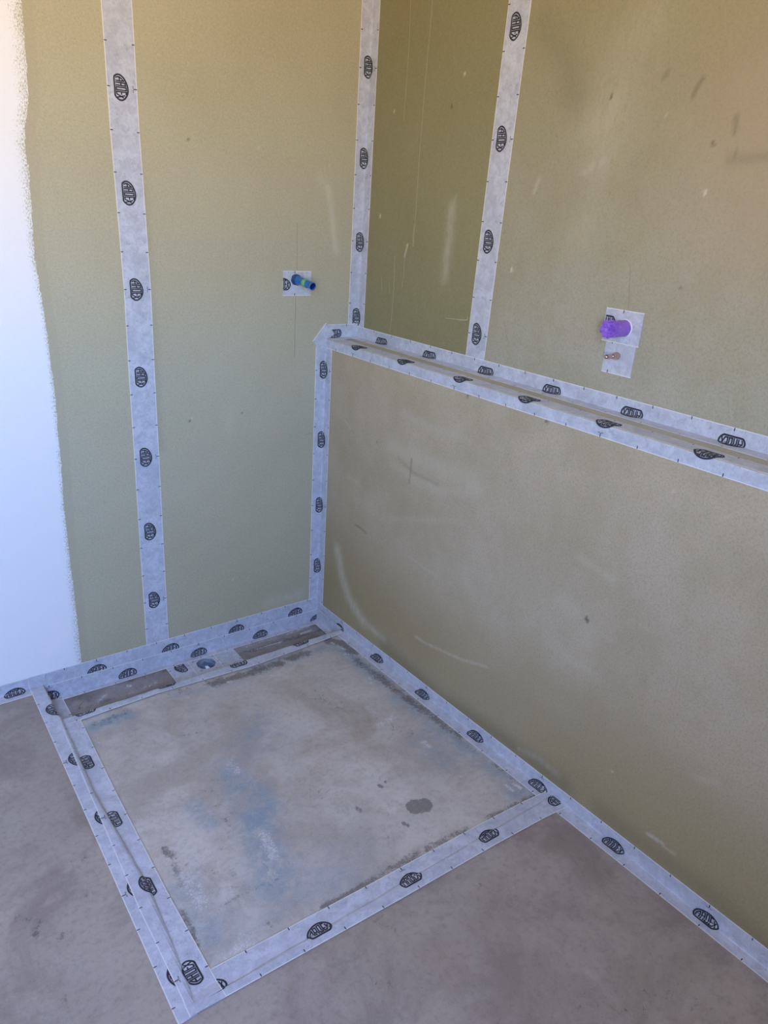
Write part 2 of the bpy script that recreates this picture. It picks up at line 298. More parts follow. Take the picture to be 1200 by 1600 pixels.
def concrete_mat(name, a, bcol, warm, rough=0.75, dark=(0.115, 0.10, 0.088)):
    m, t, b = new_mat(name)
    n = N(t)
    big = n.noise(3.0, 4, 0.55, dist=0.8)
    mid = n.noise(10, 6, 0.68, dist=0.3)
    fine = n.noise(70, 4, 0.7)
    grit = n.noise(330, 3, 0.7)
    c = n.mix(n.ramp(big, 0.3, 0.7), a, bcol)
    swirl = n.noise(4.2, 6, 0.62, dist=0.7)
    c = n.mix(n.ramp(swirl, 0.44, 0.66, 0, 0.75), c, warm)
    c = n.mix(n.ramp(mid, 0.45, 0.72, 0, 0.55), c, warm)
    c = n.mix(n.math('MULTIPLY', n.attr('tan'), n.ramp(mid, 0.25, 0.6)), c, (0.40, 0.335, 0.265))
    brk = n.ramp(n.noise(22, 6, 0.75, dist=0.6), 0.36, 0.6, 0.25, 1.0)
    c = n.mix(n.math('MULTIPLY', n.attr('blue'), brk), c, (0.28, 0.345, 0.395))
    dn = n.math('ADD', n.math('MULTIPLY', n.noise(38, 5, 0.72, dist=0.8), 0.6), n.math('MULTIPLY', n.noise(140, 3, 0.7), 0.4))
    dk = n.ramp(n.math('SUBTRACT', n.attr('dark'), n.math('MULTIPLY_ADD', n.math('SUBTRACT', dn, 0.5), 3.0, 0.52)), -0.15, 0.35, 0, 0.80)
    dk = n.math('MULTIPLY', dk, n.ramp(n.attr('dark'), 0.0, 0.25))
    c = n.mix(dk, c, dark)
    sn = n.math('ADD', n.math('MULTIPLY', n.noise(230, 4, 0.8, dist=0.8), 0.65), n.math('MULTIPLY', n.noise(45, 4, 0.7), 0.35))
    spl = n.ramp(n.math('SUBTRACT', n.math('MULTIPLY', n.attr('white'), 0.70), n.math('MULTIPLY_ADD', n.math('SUBTRACT', sn, 0.5), 3.4, 0.60)), -0.06, 0.16, 0, 0.8)
    spl = n.math('MULTIPLY', spl, n.ramp(n.attr('white'), 0.05, 0.3))
    c = n.mix(n.math('MULTIPLY', n.attr('white'), 0.25), c, (0.50, 0.49, 0.48))
    c = n.mix(spl, c, (0.66, 0.65, 0.64))
    c = n.mix(n.ramp(fine, 0.45, 0.75, 0, 0.42), c, tuple(x * 0.58 for x in a))
    c = n.mix(n.ramp(grit, 0.52, 0.8, 0, 0.4), c, tuple(min(1, x * 1.6) for x in a))
    t.links.new(c, b.inputs['Base Color'])
    t.links.new(n.ramp(mid, 0.3, 0.7, rough - 0.12, rough + 0.1), b.inputs['Roughness'])
    b.inputs['Specular IOR Level'].default_value = 0.3
    h = n.math('ADD', n.math('MULTIPLY', mid, 1.0), n.math('MULTIPLY', grit, 0.2))
    t.links.new(n.bump(h, 0.25, 0.004), b.inputs['Normal'])
    return m


def tape_mat():
    m, t, b = new_mat('grey_fleece_tape')
    n = N(t)
    uv = n.tc.outputs['UV']
    sep = t.nodes.new('ShaderNodeSeparateXYZ')
    t.links.new(uv, sep.inputs[0])
    v = sep.outputs['Y']
    cloud = n.noise(34, 6, 0.74, dist=0.4)
    wis = n.noise(80, 6, 0.8, dist=1.4)
    c = n.mix(n.ramp(cloud, 0.34, 0.66), (0.46, 0.475, 0.53), (0.60, 0.62, 0.685))
    c = n.mix(n.ramp(wis, 0.50, 0.72, 0, 0.75), c, (0.27, 0.285, 0.345))
    big = n.noise(7, 3, 0.5)
    c = n.mix(n.ramp(big, 0.45, 0.75, 0, 0.45), c, (0.38, 0.39, 0.45))
    rim = n.ramp(n.math('ABSOLUTE', n.math('SUBTRACT', v, 0.5)), 0.462, 0.485)
    c = n.mix(n.math('MULTIPLY', rim, 0.8), c, (0.80, 0.79, 0.76))
    t.links.new(c, b.inputs['Base Color'])
    b.inputs['Roughness'].default_value = 0.6
    b.inputs['Specular IOR Level'].default_value = 0.4
    b.inputs['Sheen Weight'].default_value = 0.25
    b.inputs['Sheen Roughness'].default_value = 0.4
    t.links.new(n.bump(n.math('ADD', cloud, n.math('MULTIPLY', wis, 0.5)), 0.25, 0.003), b.inputs['Normal'])
    return m


MB = board_mat(kd=(1.02, 1.06, 1.03))
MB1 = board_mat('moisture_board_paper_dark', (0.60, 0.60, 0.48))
MB2 = board_mat('moisture_board_paper_dusty_lit', (0.68, 0.67, 0.56), (0.92, 0.96, 1.0))  # second tint mixes dust with the cool light lower on this wall
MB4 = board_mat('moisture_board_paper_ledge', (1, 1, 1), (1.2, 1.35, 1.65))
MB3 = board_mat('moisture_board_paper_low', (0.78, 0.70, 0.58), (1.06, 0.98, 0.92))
MREC = concrete_mat('recess_screed', (0.52, 0.485, 0.435), (0.62, 0.58, 0.52), (0.40, 0.345, 0.285), dark=(0.15, 0.135, 0.12))
MFLO = concrete_mat('floor_screed', (0.355, 0.305, 0.255), (0.42, 0.365, 0.31), (0.265, 0.215, 0.18), 0.62)
MTRE = concrete_mat('trench_concrete', (0.29, 0.265, 0.25), (0.36, 0.335, 0.32), (0.19, 0.165, 0.15))
MT = tape_mat()
MP = simple_mat('black_print', (0.028, 0.028, 0.038), 0.7)
MW = simple_mat('white_wall_paint', (0.82, 0.81, 0.79), 0.8, vary=0.02, scale=200)
MCEIL = simple_mat('ceiling_board', (0.62, 0.56, 0.44), 0.85, vary=0.04, scale=90)
MBARE = simple_mat('bare_board_wall', (0.38, 0.33, 0.21), 0.85, vary=0.06, scale=90)
MFR = simple_mat('window_frame_white', (0.8, 0.8, 0.8), 0.5)
MMOR = simple_mat('pale_mortar', (0.46, 0.44, 0.42), 0.9, vary=0.3, scale=150)
MBLU = simple_mat('blue_plastic', (0.02, 0.16, 0.46), 0.28, vary=0.35, scale=120)
MNAV = simple_mat('navy_plastic', (0.02, 0.06, 0.17), 0.35, vary=0.3, scale=90)
MBORE = simple_mat('dark_blue_bore', (0.006, 0.022, 0.16), 0.5, vary=0.2, scale=90)
MGRN = simple_mat('green_tape', (0.18, 0.48, 0.20), 0.5, vary=0.25, scale=160)
MPUR = simple_mat('purple_plastic', (0.29, 0.13, 0.60), 0.38, vary=0.25, scale=110)
MCOP = simple_mat('dull_copper', (0.62, 0.46, 0.38), 0.22, 1.0, vary=0.35, scale=140)
MPIP = simple_mat('grey_drain_pipe', (0.20, 0.23, 0.27), 0.5)
MWHI = simple_mat('white_scrap', (0.85, 0.86, 0.9), 0.6, vary=0.05)


# ------------------------------------------------------------------ mesh helpers
def mesh_obj(name, verts, faces, mat, parent=None, smooth=False, uvs=None):
    me = bpy.data.meshes.new(name)
    me.from_pydata([tuple(v) for v in verts], [], faces)
    if uvs is not None:
        l = me.uv_layers.new(name='UVMap')
        idx = np.empty(len(me.loops), dtype=np.int32)
        me.loops.foreach_get('vertex_index', idx)
        l.data.foreach_set('uv', np.asarray(uvs, dtype=np.float32)[idx].ravel())
    if smooth:
        me.polygons.foreach_set('use_smooth', [True] * len(me.polygons))
    me.materials.append(mat)
    me.update()
    o = bpy.data.objects.new(name, me)
    C.objects.link(o)
    if parent:
        o.parent = parent
    return o


def struct(o):
    o['kind'] = 'structure'
    return o


def tag(o, label, cat, group=None):
    o['label'] = label
    o['category'] = cat
    if group:
        o['group'] = group
    return o


def empty(name, loc):
    o = bpy.data.objects.new(name, None)
    o.empty_display_size = 0.05
    C.objects.link(o)
    o.location = loc
    return o


def box_vf(x0, x1, y0, y1, z0, z1, base=0):
    v = [(x, y, z) for x in (x0, x1) for y in (y0, y1) for z in (z0, z1)]
    f = [(0, 1, 3, 2), (4, 6, 7, 5), (0, 4, 5, 1), (2, 3, 7, 6), (0, 2, 6, 4), (1, 5, 7, 3)]
    return v, [tuple(i + base for i in q) for q in f]


def boxes(name, lst, mat, parent=None):
    V, Fc = [], []
    for b in lst:
        v, f = box_vf(*b, base=len(V))
        V += v
        Fc += f
    return mesh_obj(name, V, Fc, mat, parent)


def masks(o, surf, ij, extra=None):
    """write the stain and painted-light masks of a surface as point attributes"""
    me = o.data
    n = len(me.vertices)
    co = np.empty(n * 3, dtype=np.float64)
    me.vertices.foreach_get('co', co)
    co = co.reshape(-1, 3)[:, ij]
    for ch in ('blue', 'white', 'dark', 'tan'):
        m = np.zeros(n)
        for (w, a, pts) in STROKES.get(surf, {}).get(ch, []):
            d = np.full(n, 1e9)
            P = np.array(pts)
            for k in range(max(1, len(P) - 1)):
                p0 = P[k]
                p1 = P[min(k + 1, len(P) - 1)]
                e = p1 - p0
                q = co - p0
                tt = np.clip((q @ e) / max(e @ e, 1e-12), 0, 1)
                d = np.minimum(d, np.hypot(*(q - tt[:, None] * e).T))
            r = max(w, 0.006) * 0.62
            if w > 0.015 and a < 1.3:
                s = np.exp(-1.3 * (d / r) ** 2)
            else:
                s = np.clip(1.25 - d / r, 0, 1)
                s = s * s * (3 - 2 * s)
            m = np.maximum(m, a * s) if w < 0.05 else m + a * s * (1 - np.minimum(m, 1))
        at = me.attributes.new(ch, 'FLOAT', 'POINT')
        at.data.foreach_set('value', m.astype(np.float32))
    for ch, fn in (extra or {}).items():
        at = me.attributes.new(ch, 'FLOAT', 'POINT')
        at.data.foreach_set('value', fn(co).astype(np.float32))


def sheet(name, fn, us, vs, mat, parent=None, smooth=True, thick=None):
    """grid surface fn(u, v) -> xyz; thick = vector to the hidden back side"""
    nu, nv = len(us), len(vs)
    V = [fn(u, v) for u in us for v in vs]
    Fc = [(i * nv + j, (i + 1) * nv + j, (i + 1) * nv + j + 1, i * nv + j + 1) for i in range(nu - 1) for j in range(nv - 1)]
    if thick:
        # side walls and back
        ring = [i * nv for i in range(nu)] + [(nu - 1) * nv + j for j in range(1, nv)] + [i * nv + nv - 1 for i in range(nu - 2, -1, -1)] + [j for j in range(nv - 2, 0, -1)]
        b0 = len(V)
        V += [tuple(a + b for a, b in zip(V[i], thick)) for i in ring]
        n = len(ring)
        Fc += [(ring[k], b0 + k, b0 + (k + 1) % n, ring[(k + 1) % n]) for k in range(n)]
        Fc.append(tuple(b0 + k for k in range(n))[::-1])
    return mesh_obj(name, V, Fc, mat, parent, smooth=False)


def frange(a, b, step):
    n = max(1, int(round(abs(b - a) / step)))
    return [a + (b - a) * i / n for i in range(n + 1)]


# ------------------------------------------------------------------ room shell
XL, YB, ZC = -2.4, -2.6, 2.5
BT = 0.0125     # board thickness

# floor slab outside the recess
V, Fc = [], []
xs = frange(XL, D, 0.012)
ysA = frange(YB, YF, 0.012)
for x in xs:
    for y in ysA:
        yy = y if y < YF - 1e-6 else yf(x)
        V.append((x, yy, fo(x)))
nv = len(ysA)
Fc += [(i * nv + j, (i + 1) * nv + j, (i + 1) * nv + j + 1, i * nv + j + 1) for i in range(len(xs) - 1) for j in range(nv - 1)]
b0 = len(V)
ysB = frange(yf(-1.04), 0, 0.012)
cols = 60
for y in ysB:
    lx = lipx(y)
    for i in range(cols + 1):
        x = XL + (lx - XL) * i / cols
        V.append((x, y, fo(x)))
nc = cols + 1
Fc += [(b0 + j * nc + i, b0 + j * nc + i + 1, b0 + (j + 1) * nc + i + 1, b0 + (j + 1) * nc + i) for j in range(len(ysB) - 1) for i in range(cols)]
# step faces down into the recess
b1 = len(V)
for y in ysB:
    lx = lipx(y)
    V.append((lx, y, fo(lx)))
    V.append((lx + 0.001, y, TR - 0.03))
Fc += [(b1 + 2 * j, b1 + 2 * j + 2, b1 + 2 * j + 3, b1 + 2 * j + 1) for j in range(len(ysB) - 1)]
b2 = len(V)
xs2 = frange(-1.04, D, 0.03)
for x in xs2:
    V.append((x, yf(x), fo(x)))
    V.append((x, yf(x) + 0.001, TR - 0.03))
Fc += [(b2 + 2 * j, b2 + 2 * j + 1, b2 + 2 * j + 3, b2 + 2 * j + 2) for j in range(len(xs2) - 1)]
floor = struct(mesh_obj('floor', V, Fc, MFLO))
masks(floor, 'floor', [0, 1])

# recessed shower floor
us = frange(0, 1, 0.005)
vs = frange(YF, YT, 0.006)
def rec_fn(u, v):
    y = v
    if v <= YF + 1e-6:
        y = yf(-1.03 + u * 1.03) - 0.001
    lx = lipx(y)
    x = lx + u * (0.02 - lx)
    return (x, y, zr(x, y))
rec = struct(sheet('recess_floor', rec_fn, us, vs, MREC, thick=(0, 0, -0.09)))
masks(rec, 'recess', [0, 1])

# drain trench: bottom with a square opening around the waste pipe
HX, HY, HR = -0.495, -0.062, 0.034
V, Fc = [], []
def quad_grid(x0, x1, y0, y1, st=0.008):
    b = len(V)
    gx, gy = frange(x0, x1, st), frange(y0, y1, st)
    for x in gx:
        for y in gy:
            V.append((x, y, TR + 0.0012 * noise.noise(Vector((x * 14, y * 40, 0)))))
    n = len(gy)
    Fc.extend([(b + i * n + j, b + (i + 1) * n + j, b + (i + 1) * n + j + 1, b + i * n + j + 1) for i in range(len(gx) - 1) for j in range(n - 1)])
quad_grid(-1.03, HX - HR, YT - 0.01, 0.01)
quad_grid(HX + HR, 0.02, YT - 0.01, 0.01)
quad_grid(HX - HR, HX + HR, YT - 0.01, HY - HR)
quad_grid(HX - HR, HX + HR, HY + HR, 0.01)
tre = struct(mesh_obj('drain_trench', V, Fc, MTRE))
masks(tre, 'trench', [0, 1])

# back wall: structure plus two board sheets
wall_back = struct(boxes('wall_back', [(XL - 0.1, D + 0.15, BT, 0.12, -0.2, ZC + 0.05)], MW))
PAINT = [(0.049, -0.8914), (0.172, -0.8912), (0.298, -0.8915), (0.463, -0.895), (0.617, -0.8931), (0.763, -0.8879), (0.857, -0.8874), (0.948, -0.8869), (1.019, -0.8881), (1.122, -0.8907), (1.221, -0.8963), (1.284, -0.9005), (1.4, -0.8942), (1.474, -0.8921), (1.546, -0.8931), (1.581, -0.8906), (1.638, -0.8757), (1.666, -0.8741), (1.753, -0.8702), (1.849, -0.8692)]
BAND = [(0.0, 0.035), (0.3, 0.03), (0.5, 0.018), (0.9, 0.018), (1.1, 0.016), (1.3, 0.022), (1.45, 0.04), (1.9, 0.045)]
def paint_fn(co):
    ex = np.interp(co[:, 1], [p[0] for p in PAINT], [p[1] for p in PAINT])
    bw = np.interp(co[:, 1], [p[0] for p in BAND], [p[1] for p in BAND])
    d = (ex - co[:, 0]) / bw          # 0 at the outer edge, 1 inside the solid paint
    return np.where(d < 0, 0, 0.50 + 0.62 * np.clip(d, 0, 3) ** 1.3)
def primer_fn(co):
    ex = np.interp(co[:, 1], [p[0] for p in PAINT], [p[1] for p in PAINT])
    d = co[:, 0] - ex
    return np.clip((0.026 - d) / 0.003, 0, 1) * (d > 0)
MLINE = simple_mat('pencil', (0.22, 0.20, 0.15), 0.8)
MSCR = simple_mat('scratched_paper', (0.46, 0.43, 0.30), 0.8)


def marks(surf, parent, place):
    """thin pencil lines and scratches on a board; place(a, b, off) -> xyz"""
    for nm, lst in LINES[surf].items():
        V, Fc = [], []
        for w_, pts in lst:
            P = [Vector(q) for q in pts]
            for a, b_ in zip(P, P[1:]):
                d = (b_ - a).normalized() * (w_ * 0.5)
                nrm = Vector((-d.y, d.x))
                k = len(V)
                for q in (a + nrm, b_ + nrm, b_ - nrm, a - nrm):
                    V.append(place(q.x, q.y, 0.0003))
                Fc.append((k, k + 1, k + 2, k + 3))
        o = mesh_obj(nm, V, Fc, MLINE if nm == 'pencil_line' else MSCR, parent)
        o['kind'] = 'stuff'


def mid_light_back(co):  # cool mid-height light painted into the back board colour
    return np.interp(co[:, 1], [0.1, 0.4, 0.8, 1.2, 1.7], [0.25, 0.5, 0.8, 0.75, 0.0])
def zero_fn(co):
    return np.zeros(len(co))

def board(name, parent, fn, us, vs, thick, surf, ij, extra, mat=None):
    o = sheet(name, fn, us, vs, mat or MB, parent, thick=thick)
    ex = {'paint': zero_fn, 'primer': zero_fn, 'dust_light': zero_fn}
    ex.update(extra)
    masks(o, surf, ij, ex)
    return o
JX = -0.6412
xsL = frange(XL, -1.0, 0.1) + frange(-0.99, -0.82, 0.0025) + frange(-0.81, JX - 0.0015, 0.006)
board('board', wall_back, lambda u, v: (u, 0, v), xsL, frange(-0.15, ZC, 0.006), (0, BT, 0), 'back', [0, 2], {'paint': paint_fn, 'primer': primer_fn, 'dust_light': mid_light_back})
bb = board('board', wall_back, lambda u, v: (u, 0, v), frange(JX + 0.0015, D + 0.01, 0.0045), frange(-0.15, ZC, 0.007), (0, BT, 0), 'back', [0, 2], {'dust_light': mid_light_back})
marks('back', bb, lambda a, b, off: (a, -off, b))

# right wall above the ledge: two board sheets
wall_right = struct(boxes('wall_right', [(D + BT, D + 0.15, YB - 0.1, 0.1, -0.2, ZC + 0.05)], MW))
JY = -0.598
def dust_light_up(co):  # dust, with cooler light painted in towards the ledge
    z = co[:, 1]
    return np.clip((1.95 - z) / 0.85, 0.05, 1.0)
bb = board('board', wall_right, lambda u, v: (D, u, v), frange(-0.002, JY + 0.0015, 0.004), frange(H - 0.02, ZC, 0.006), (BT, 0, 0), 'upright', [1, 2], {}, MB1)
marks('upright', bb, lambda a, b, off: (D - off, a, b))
board('board', wall_right, lambda u, v: (D, u, v), frange(JY - 0.0015, -1.55, 0.006) + frange(-1.6, YB, 0.1), frange(H - 0.02, ZC, 0.006), (BT, 0, 0), 'upright', [1, 2], {'dust_light': dust_light_up}, MB2)

# half-height wall that carries the ledge
wall_ledge = struct(boxes('wall_right_ledge', [(BT, D + BT - 0.001, YB - 0.05, 0.005, -0.2, H - BT)], MW))
def dust_shade_lo(co):  # dust thins low down; the dimming towards the floor is painted in too
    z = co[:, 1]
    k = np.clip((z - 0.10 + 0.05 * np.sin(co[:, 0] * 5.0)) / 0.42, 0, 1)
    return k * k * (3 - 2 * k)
bb = board('board', wall_ledge, lambda u, v: (0, u, v), frange(-0.001, -2.05, 0.006) + frange(-2.1, YB, 0.1), frange(-0.15, H - 0.0005, 0.006), (BT, 0, 0), 'lower', [1, 2], {'dust_light': dust_shade_lo}, MB3)
marks('lower', bb, lambda a, b, off: (-off, a, b))
board('board', wall_ledge, lambda u, v: (u, v, H), frange(BT * 0 + 0.0005, D - 0.001, 0.02), frange(-0.001, YB, 0.02), (0, 0, -BT), 'none', [0, 1], {'dust_light': lambda co: np.full(len(co), 0.9)}, MB4)  # grey dust on top, plus bluish light from above painted into it

if LEFT_ON:
    q = WL
    struct(boxes('wall_left', [(XL - 0.12, XL, YB - 0.1, q['y0'], -0.2, ZC), (XL - 0.12, XL, q['y1'], 0.1, -0.2, ZC),
                               (XL - 0.12, XL, q['y0'], q['y1'], -0.2, q['z0']), (XL - 0.12, XL, q['y0'], q['y1'], q['z1'], ZC)], MW))
    a_, b_, c_, d_ = q['y0'], q['y1'], q['z0'], q['z1']
    struct(boxes('window_2', [(XL - 0.09, XL - 0.03, a_, a_ + 0.05, c_, d_), (XL - 0.09, XL - 0.03, b_ - 0.05, b_, c_, d_),
                              (XL - 0.09, XL - 0.03, a_ + 0.05, b_ - 0.05, c_, c_ + 0.05), (XL - 0.09, XL - 0.03, a_ + 0.05, b_ - 0.05, d_ - 0.05, d_)], MFR))
else:
    struct(boxes('wall_left', [(XL - 0.12, XL, YB - 0.1, 0.1, -0.2, ZC + 0.05)], MBARE))
struct(boxes('ceiling', [(XL - 0.1, D + 0.15, YB - 0.1, 0.1, ZC, ZC + 0.1)], MCEIL))
w = WIN
if FRONT_ON:
    struct(boxes('wall_front', [(XL - 0.1, w['x0'], YB - 0.12, YB, -0.2, ZC), (w['x1'], D + 0.15, YB - 0.12, YB, -0.2, ZC),
                                (w['x0'], w['x1'], YB - 0.12, YB, -0.2, w['z0']), (w['x0'], w['x1'], YB - 0.12, YB, w['z1'], ZC)], MBARE))
    struct(boxes('window_1', [(w['x0'], w['x0'] + 0.05, YB - 0.08, YB - 0.02, w['z0'], w['z1']), (w['x1'] - 0.05, w['x1'], YB - 0.08, YB - 0.02, w['z0'], w['z1']),
                              (w['x0'] + 0.05, w['x1'] - 0.05, YB - 0.08, YB - 0.02, w['z0'], w['z0'] + 0.05), (w['x0'] + 0.05, w['x1'] - 0.05, YB - 0.08, YB - 0.02, w['z1'] - 0.05, w['z1'])], MFR))
else:
    struct(boxes('wall_front', [(XL - 0.1, D + 0.15, YB - 0.12, YB, -0.2, ZC)], MBARE))


# ------------------------------------------------------------------ sealing tape
def fillet(pts, r=0.004):
    out = [pts[0]]
    for a, b, c in zip(pts, pts[1:], pts[2:]):
        la, lc = (a - b).length, (c - b).length
        if la < 1e-6 or lc < 1e-6:
            continue
        k = min(r, la * 0.45, lc * 0.45)
        p0 = b + (a - b) * (k / la)
        p2 = b + (c - b) * (k / lc)
        out.append(p0)
        for t in (0.25, 0.5, 0.75):
            out.append(p0 * (1 - t) ** 2 + b * 2 * t * (1 - t) + p2 * t * t)
        out.append(p2)
    out.append(pts[-1])
    return out


LOGO_OUT = [(8.6, 0), (3.3, 4.3), (.5, 9.3), (0, 14.3), (1.7, 20.3), (7, 27.3), (15.5, 32.9), (25.1, 36.6), (33.7, 37.9), (41.7, 37.1),
            (49.7, 33.9), (57.2, 28), (61.2, 21.6), (62, 16), (60.4, 10), (55.6, 3.6), (50.8, .3), (48.6, 0), (28, 0)]
LETTERS = [
    [(9.2, 6.5), (7.6, 11), (7.6, 15.5), (10.5, 20.5), (15.8, 26)], [(15.8, 26), (16.2, 16), (16, 6.5)], [(8.5, 14.8), (16, 15.6)],
    [(20.2, 6.2), (20.2, 28.8), (26.6, 30), (26.6, 19), (20.2, 18.2)], [(26.2, 18.6), (26.4, 6.2)],
    [(30.6, 6.2), (30.6, 31.2), (36.8, 31.6), (36.8, 6.2), (30.6, 6.2)],
    [(46.4, 6.6), (40.8, 6.2), (40.8, 31.4), (45.6, 30)], [(40.8, 18.8), (46.0, 18.8)],
    [(46.8, 7.2), (53.6, 23.0)], [(53.8, 8.6), (48.8, 26.5)],
]


def smooth_loop(pts, n=4):
    out = []
    m = len(pts)
    for i in range(m):
        p0, p1, p2, p3 = (np.array(pts[(i + k) % m], float) for k in (-1, 0, 1, 2))
        for j in range(n):
            t = j / n
            out.append(0.5 * ((2 * p1) + (-p0 + p2) * t + (2 * p0 - 5 * p1 + 4 * p2 - p3) * t * t + (-p0 + 3 * p1 - 3 * p2 + p3) * t ** 3))
    return out


def logo_quads():
    """flat quads of the printed mark in millimetres: (s, t) corners"""
    q = []
    outer = smooth_loop(LOGO_OUT, 3)
    cx, cy = 31, 17
    m = len(outer)
    inner = []
    for i in range(m):
        d = outer[(i + 1) % m] - outer[i - 1]
        nn = np.array([-d[1], d[0]]) / (np.hypot(*d) + 1e-9)
        if nn @ (np.array([cx, cy]) - outer[i]) < 0:
            nn = -nn
        inner.append(outer[i] + nn * 4.1)
    mid = [(a + b) / 2 for a, b in zip(outer, inner)]
    for A, B in ((outer, mid), (mid, inner)):
        for i in range(m):
            j = (i + 1) % m
            q.append([A[i], A[j], B[j], B[i]])
    hw = 1.55
    for st in LETTERS:
        for a, b in zip(st, st[1:]):
            a, b = np.array(a, float), np.array(b, float)
            l = np.hypot(*(b - a))
            d = (b - a) / l
            a2, b2 = a - d * hw * 0.9, b + d * hw * 0.9
            nn = np.array([-d[1], d[0]]) * hw
            k = max(1, int(l / 3))
            for i in range(k):
                p, r = a2 + (b2 - a2) * i / k, a2 + (b2 - a2) * (i + 1) / k
                q.append([p + nn, r + nn, r - nn, p - nn])
    return q


LOGO = logo_quads()


class Tape:
    """tape laid along one axis: sec(c) gives the cross-section polyline at coordinate c,
    g is the reading direction of its print, t runs 0..W across (t=W is the top of the print)"""
    def __init__(self, name, label, sec, c0, c1, g, lift=0.0005, rev=False, ref=(-1, -1, 1), width=W, r=0.004, step=0.02, group=None, parent=None, wob=None):
        self.sec, self.g, self.lift, self.rev, self.w, self.r = sec, g, lift, rev, width, r
        self.c0, self.c1 = min(c0, c1), max(c0, c1)
        self.ref = Vector(ref)
        self.cache = {}
        self.wob = wob
        self.sgn = 1
        p, nrm = self.raw((c0 + c1) / 2, 0.002 if not rev else self.w - 0.002)
        if nrm.dot(self.ref) < 0:
            self.sgn = -1
        cs = frange(self.c0, self.c1, step)
        ts = frange(0, self.w, 0.0045)
        V, UV = [], []
        nt_ = len(ts)
        h = 0.0006
        for c in cs:
            for t in ts:
                wr = 0.00035 * noise.noise(Vector((c * 23, t * 40, self.lift * 9000)))
                V.append(self.at(c, t, h + (wr if 0.004 < t < self.w - 0.004 else 0)))
                UV.append((c, t / self.w))
        n = len(cs)
        Fc = [(i * nt_ + j, (i + 1) * nt_ + j, (i + 1) * nt_ + j + 1, i * nt_ + j + 1) for i in range(n - 1) for j in range(nt_ - 1)]
        ring = [i * nt_ for i in range(n)] + [(n - 1) * nt_ + j for j in range(1, nt_)] + [i * nt_ + nt_ - 1 for i in range(n - 2, -1, -1)] + [j for j in range(nt_ - 2, 0, -1)]
        b0 = len(V)
        inv = [(i, j) for i in range(n) for j in range(nt_)]
        for k in ring:
            i, j = inv[k]
            V.append(self.at(cs[i], ts[j], -0.0002))
            UV.append(UV[k])
        m = len(ring)
        Fc += [(ring[k], b0 + k, b0 + (k + 1) % m, ring[(k + 1) % m]) for k in range(m)]
        self.o = mesh_obj(name, V, Fc, MT, parent, smooth=False, uvs=UV)
        if parent is None:
            tag(self.o, label, 'tape', group)

    def raw(self, c, t):
        key = round(c, 5)
        if key not in self.cache:
            e = 0.002
            a = fillet([Vector(p) for p in self.sec(c)], self.r)
            b = fillet([Vector(p) for p in self.sec(c + e)], self.r)
            self.cache[key] = (a, b)
        a, b = self.cache[key]
        d = self.w - t if self.rev else t

        def walk(pl, d):
            for p, q in zip(pl, pl[1:]):
                l = (q - p).length
                if d <= l or q is pl[-1]:
                    return p + (q - p) * (d / max(l, 1e-9)), (q - p).normalized()
                d -= l
        p, T = walk(a, d)
        p2, _ = walk(b, d)
        S = p2 - p
        nrm = S.cross(T)
        nrm.normalize()
        return p, nrm * self.sgn

    def at(self, c, t, off=0.0):
        p, nrm = self.raw(c, min(max(t, 0), self.w))
        return tuple(p + nrm * (self.lift + off))

    def quads(self, name, qs, parent_kind=None):
        V, Fc = [], []
        for q in qs:
            cc = sum(p[0] for p in q) / 4
            tt = sum(p[1] for p in q) / 4
            if not (self.c0 + 0.0005 < cc < self.c1 - 0.0005 and 0.0004 < tt < self.w - 0.0004):
                continue
            b = len(V)
            for p in q:
                V.append(self.at(p[0], p[1], 0.0010))
            Fc.append((b, b + 1, b + 2, b + 3))
        if not Fc:
            return None
        return mesh_obj(name, V, Fc, MP, self.o)

    def logos(self, centres, tc=0.0353):
        for cc in centres:
            qs = [[(cc + self.g * (p[0] - 31) / 1000, tc + (p[1] - 18.95) / 1000) for p in q] for q in LOGO]
            self.quads('printed_logo', qs)

    def ticks(self, start, big=None, step=0.1, phase=0.0, sides=(0, 1)):
        """edge ticks every 10 cm; big = position of one long mark, repeated every 50 cm"""
        qs = []
        hw = 0.0011
        k0 = int(math.floor((self.c0 - start) / step)) - 1
        k1 = int(math.ceil((self.c1 - start) / step)) + 1
        for k in range(k0, k1 + 1):
            c = start + k * step
            isb = big is not None and abs(((c - big) / 0.5) - round((c - big) / 0.5)) < 0.1
            for side in sides:
                a, b = (0.0004, 0.0076) if side == 0 else (self.w - 0.0076, self.w - 0.0004)
                cc = c + (phase if side else 0)
                if side and isb:
                    a -= 0.0022
                qs.append([(cc - hw, a), (cc + hw, a), (cc + hw, b), (cc - hw, b)])
                if side and isb:
                    for u in (-0.0062, -0.0028, 0.0028, 0.0062):
                        qs.append([(cc + u - 0.0012, a - 0.0016), (cc + u + 0.0012, a - 0.0018), (cc + u + 0.0012, a), (cc + u - 0.0012, a + 0.0002)])
        o = self.quads('tick_marks', qs)
        if o:
            o['kind'] = 'stuff'


def xa(z):            # left edge of the tape over the joint in the back wall
    return -0.6798 - 0.003 * (z - 1) + lerp(z, [(0.1, -0.003), (0.4, -0.002), (0.7, 0), (0.95, 0.001), (1.2, 0.004), (1.45, 0), (1.6, -0.003), (1.8, -0.003), (2.2, -0.004)])


tA = Tape('sealing_tape', 'long vertical tape on the back wall near the white painted edge', lambda z: [(xa(z), 0, z), (xa(z) + 0.2, 0, z)], 0.02, ZC, -1, 0.0003)
tA.logos([1.6997 + 0.25, 1.6997 + 0.5, 1.6997, 1.4500, 1.1993, 0.9503, 0.7018, 0.4521, 0.2031], 0.0363)
tA.ticks(1.7997, 1.6997)

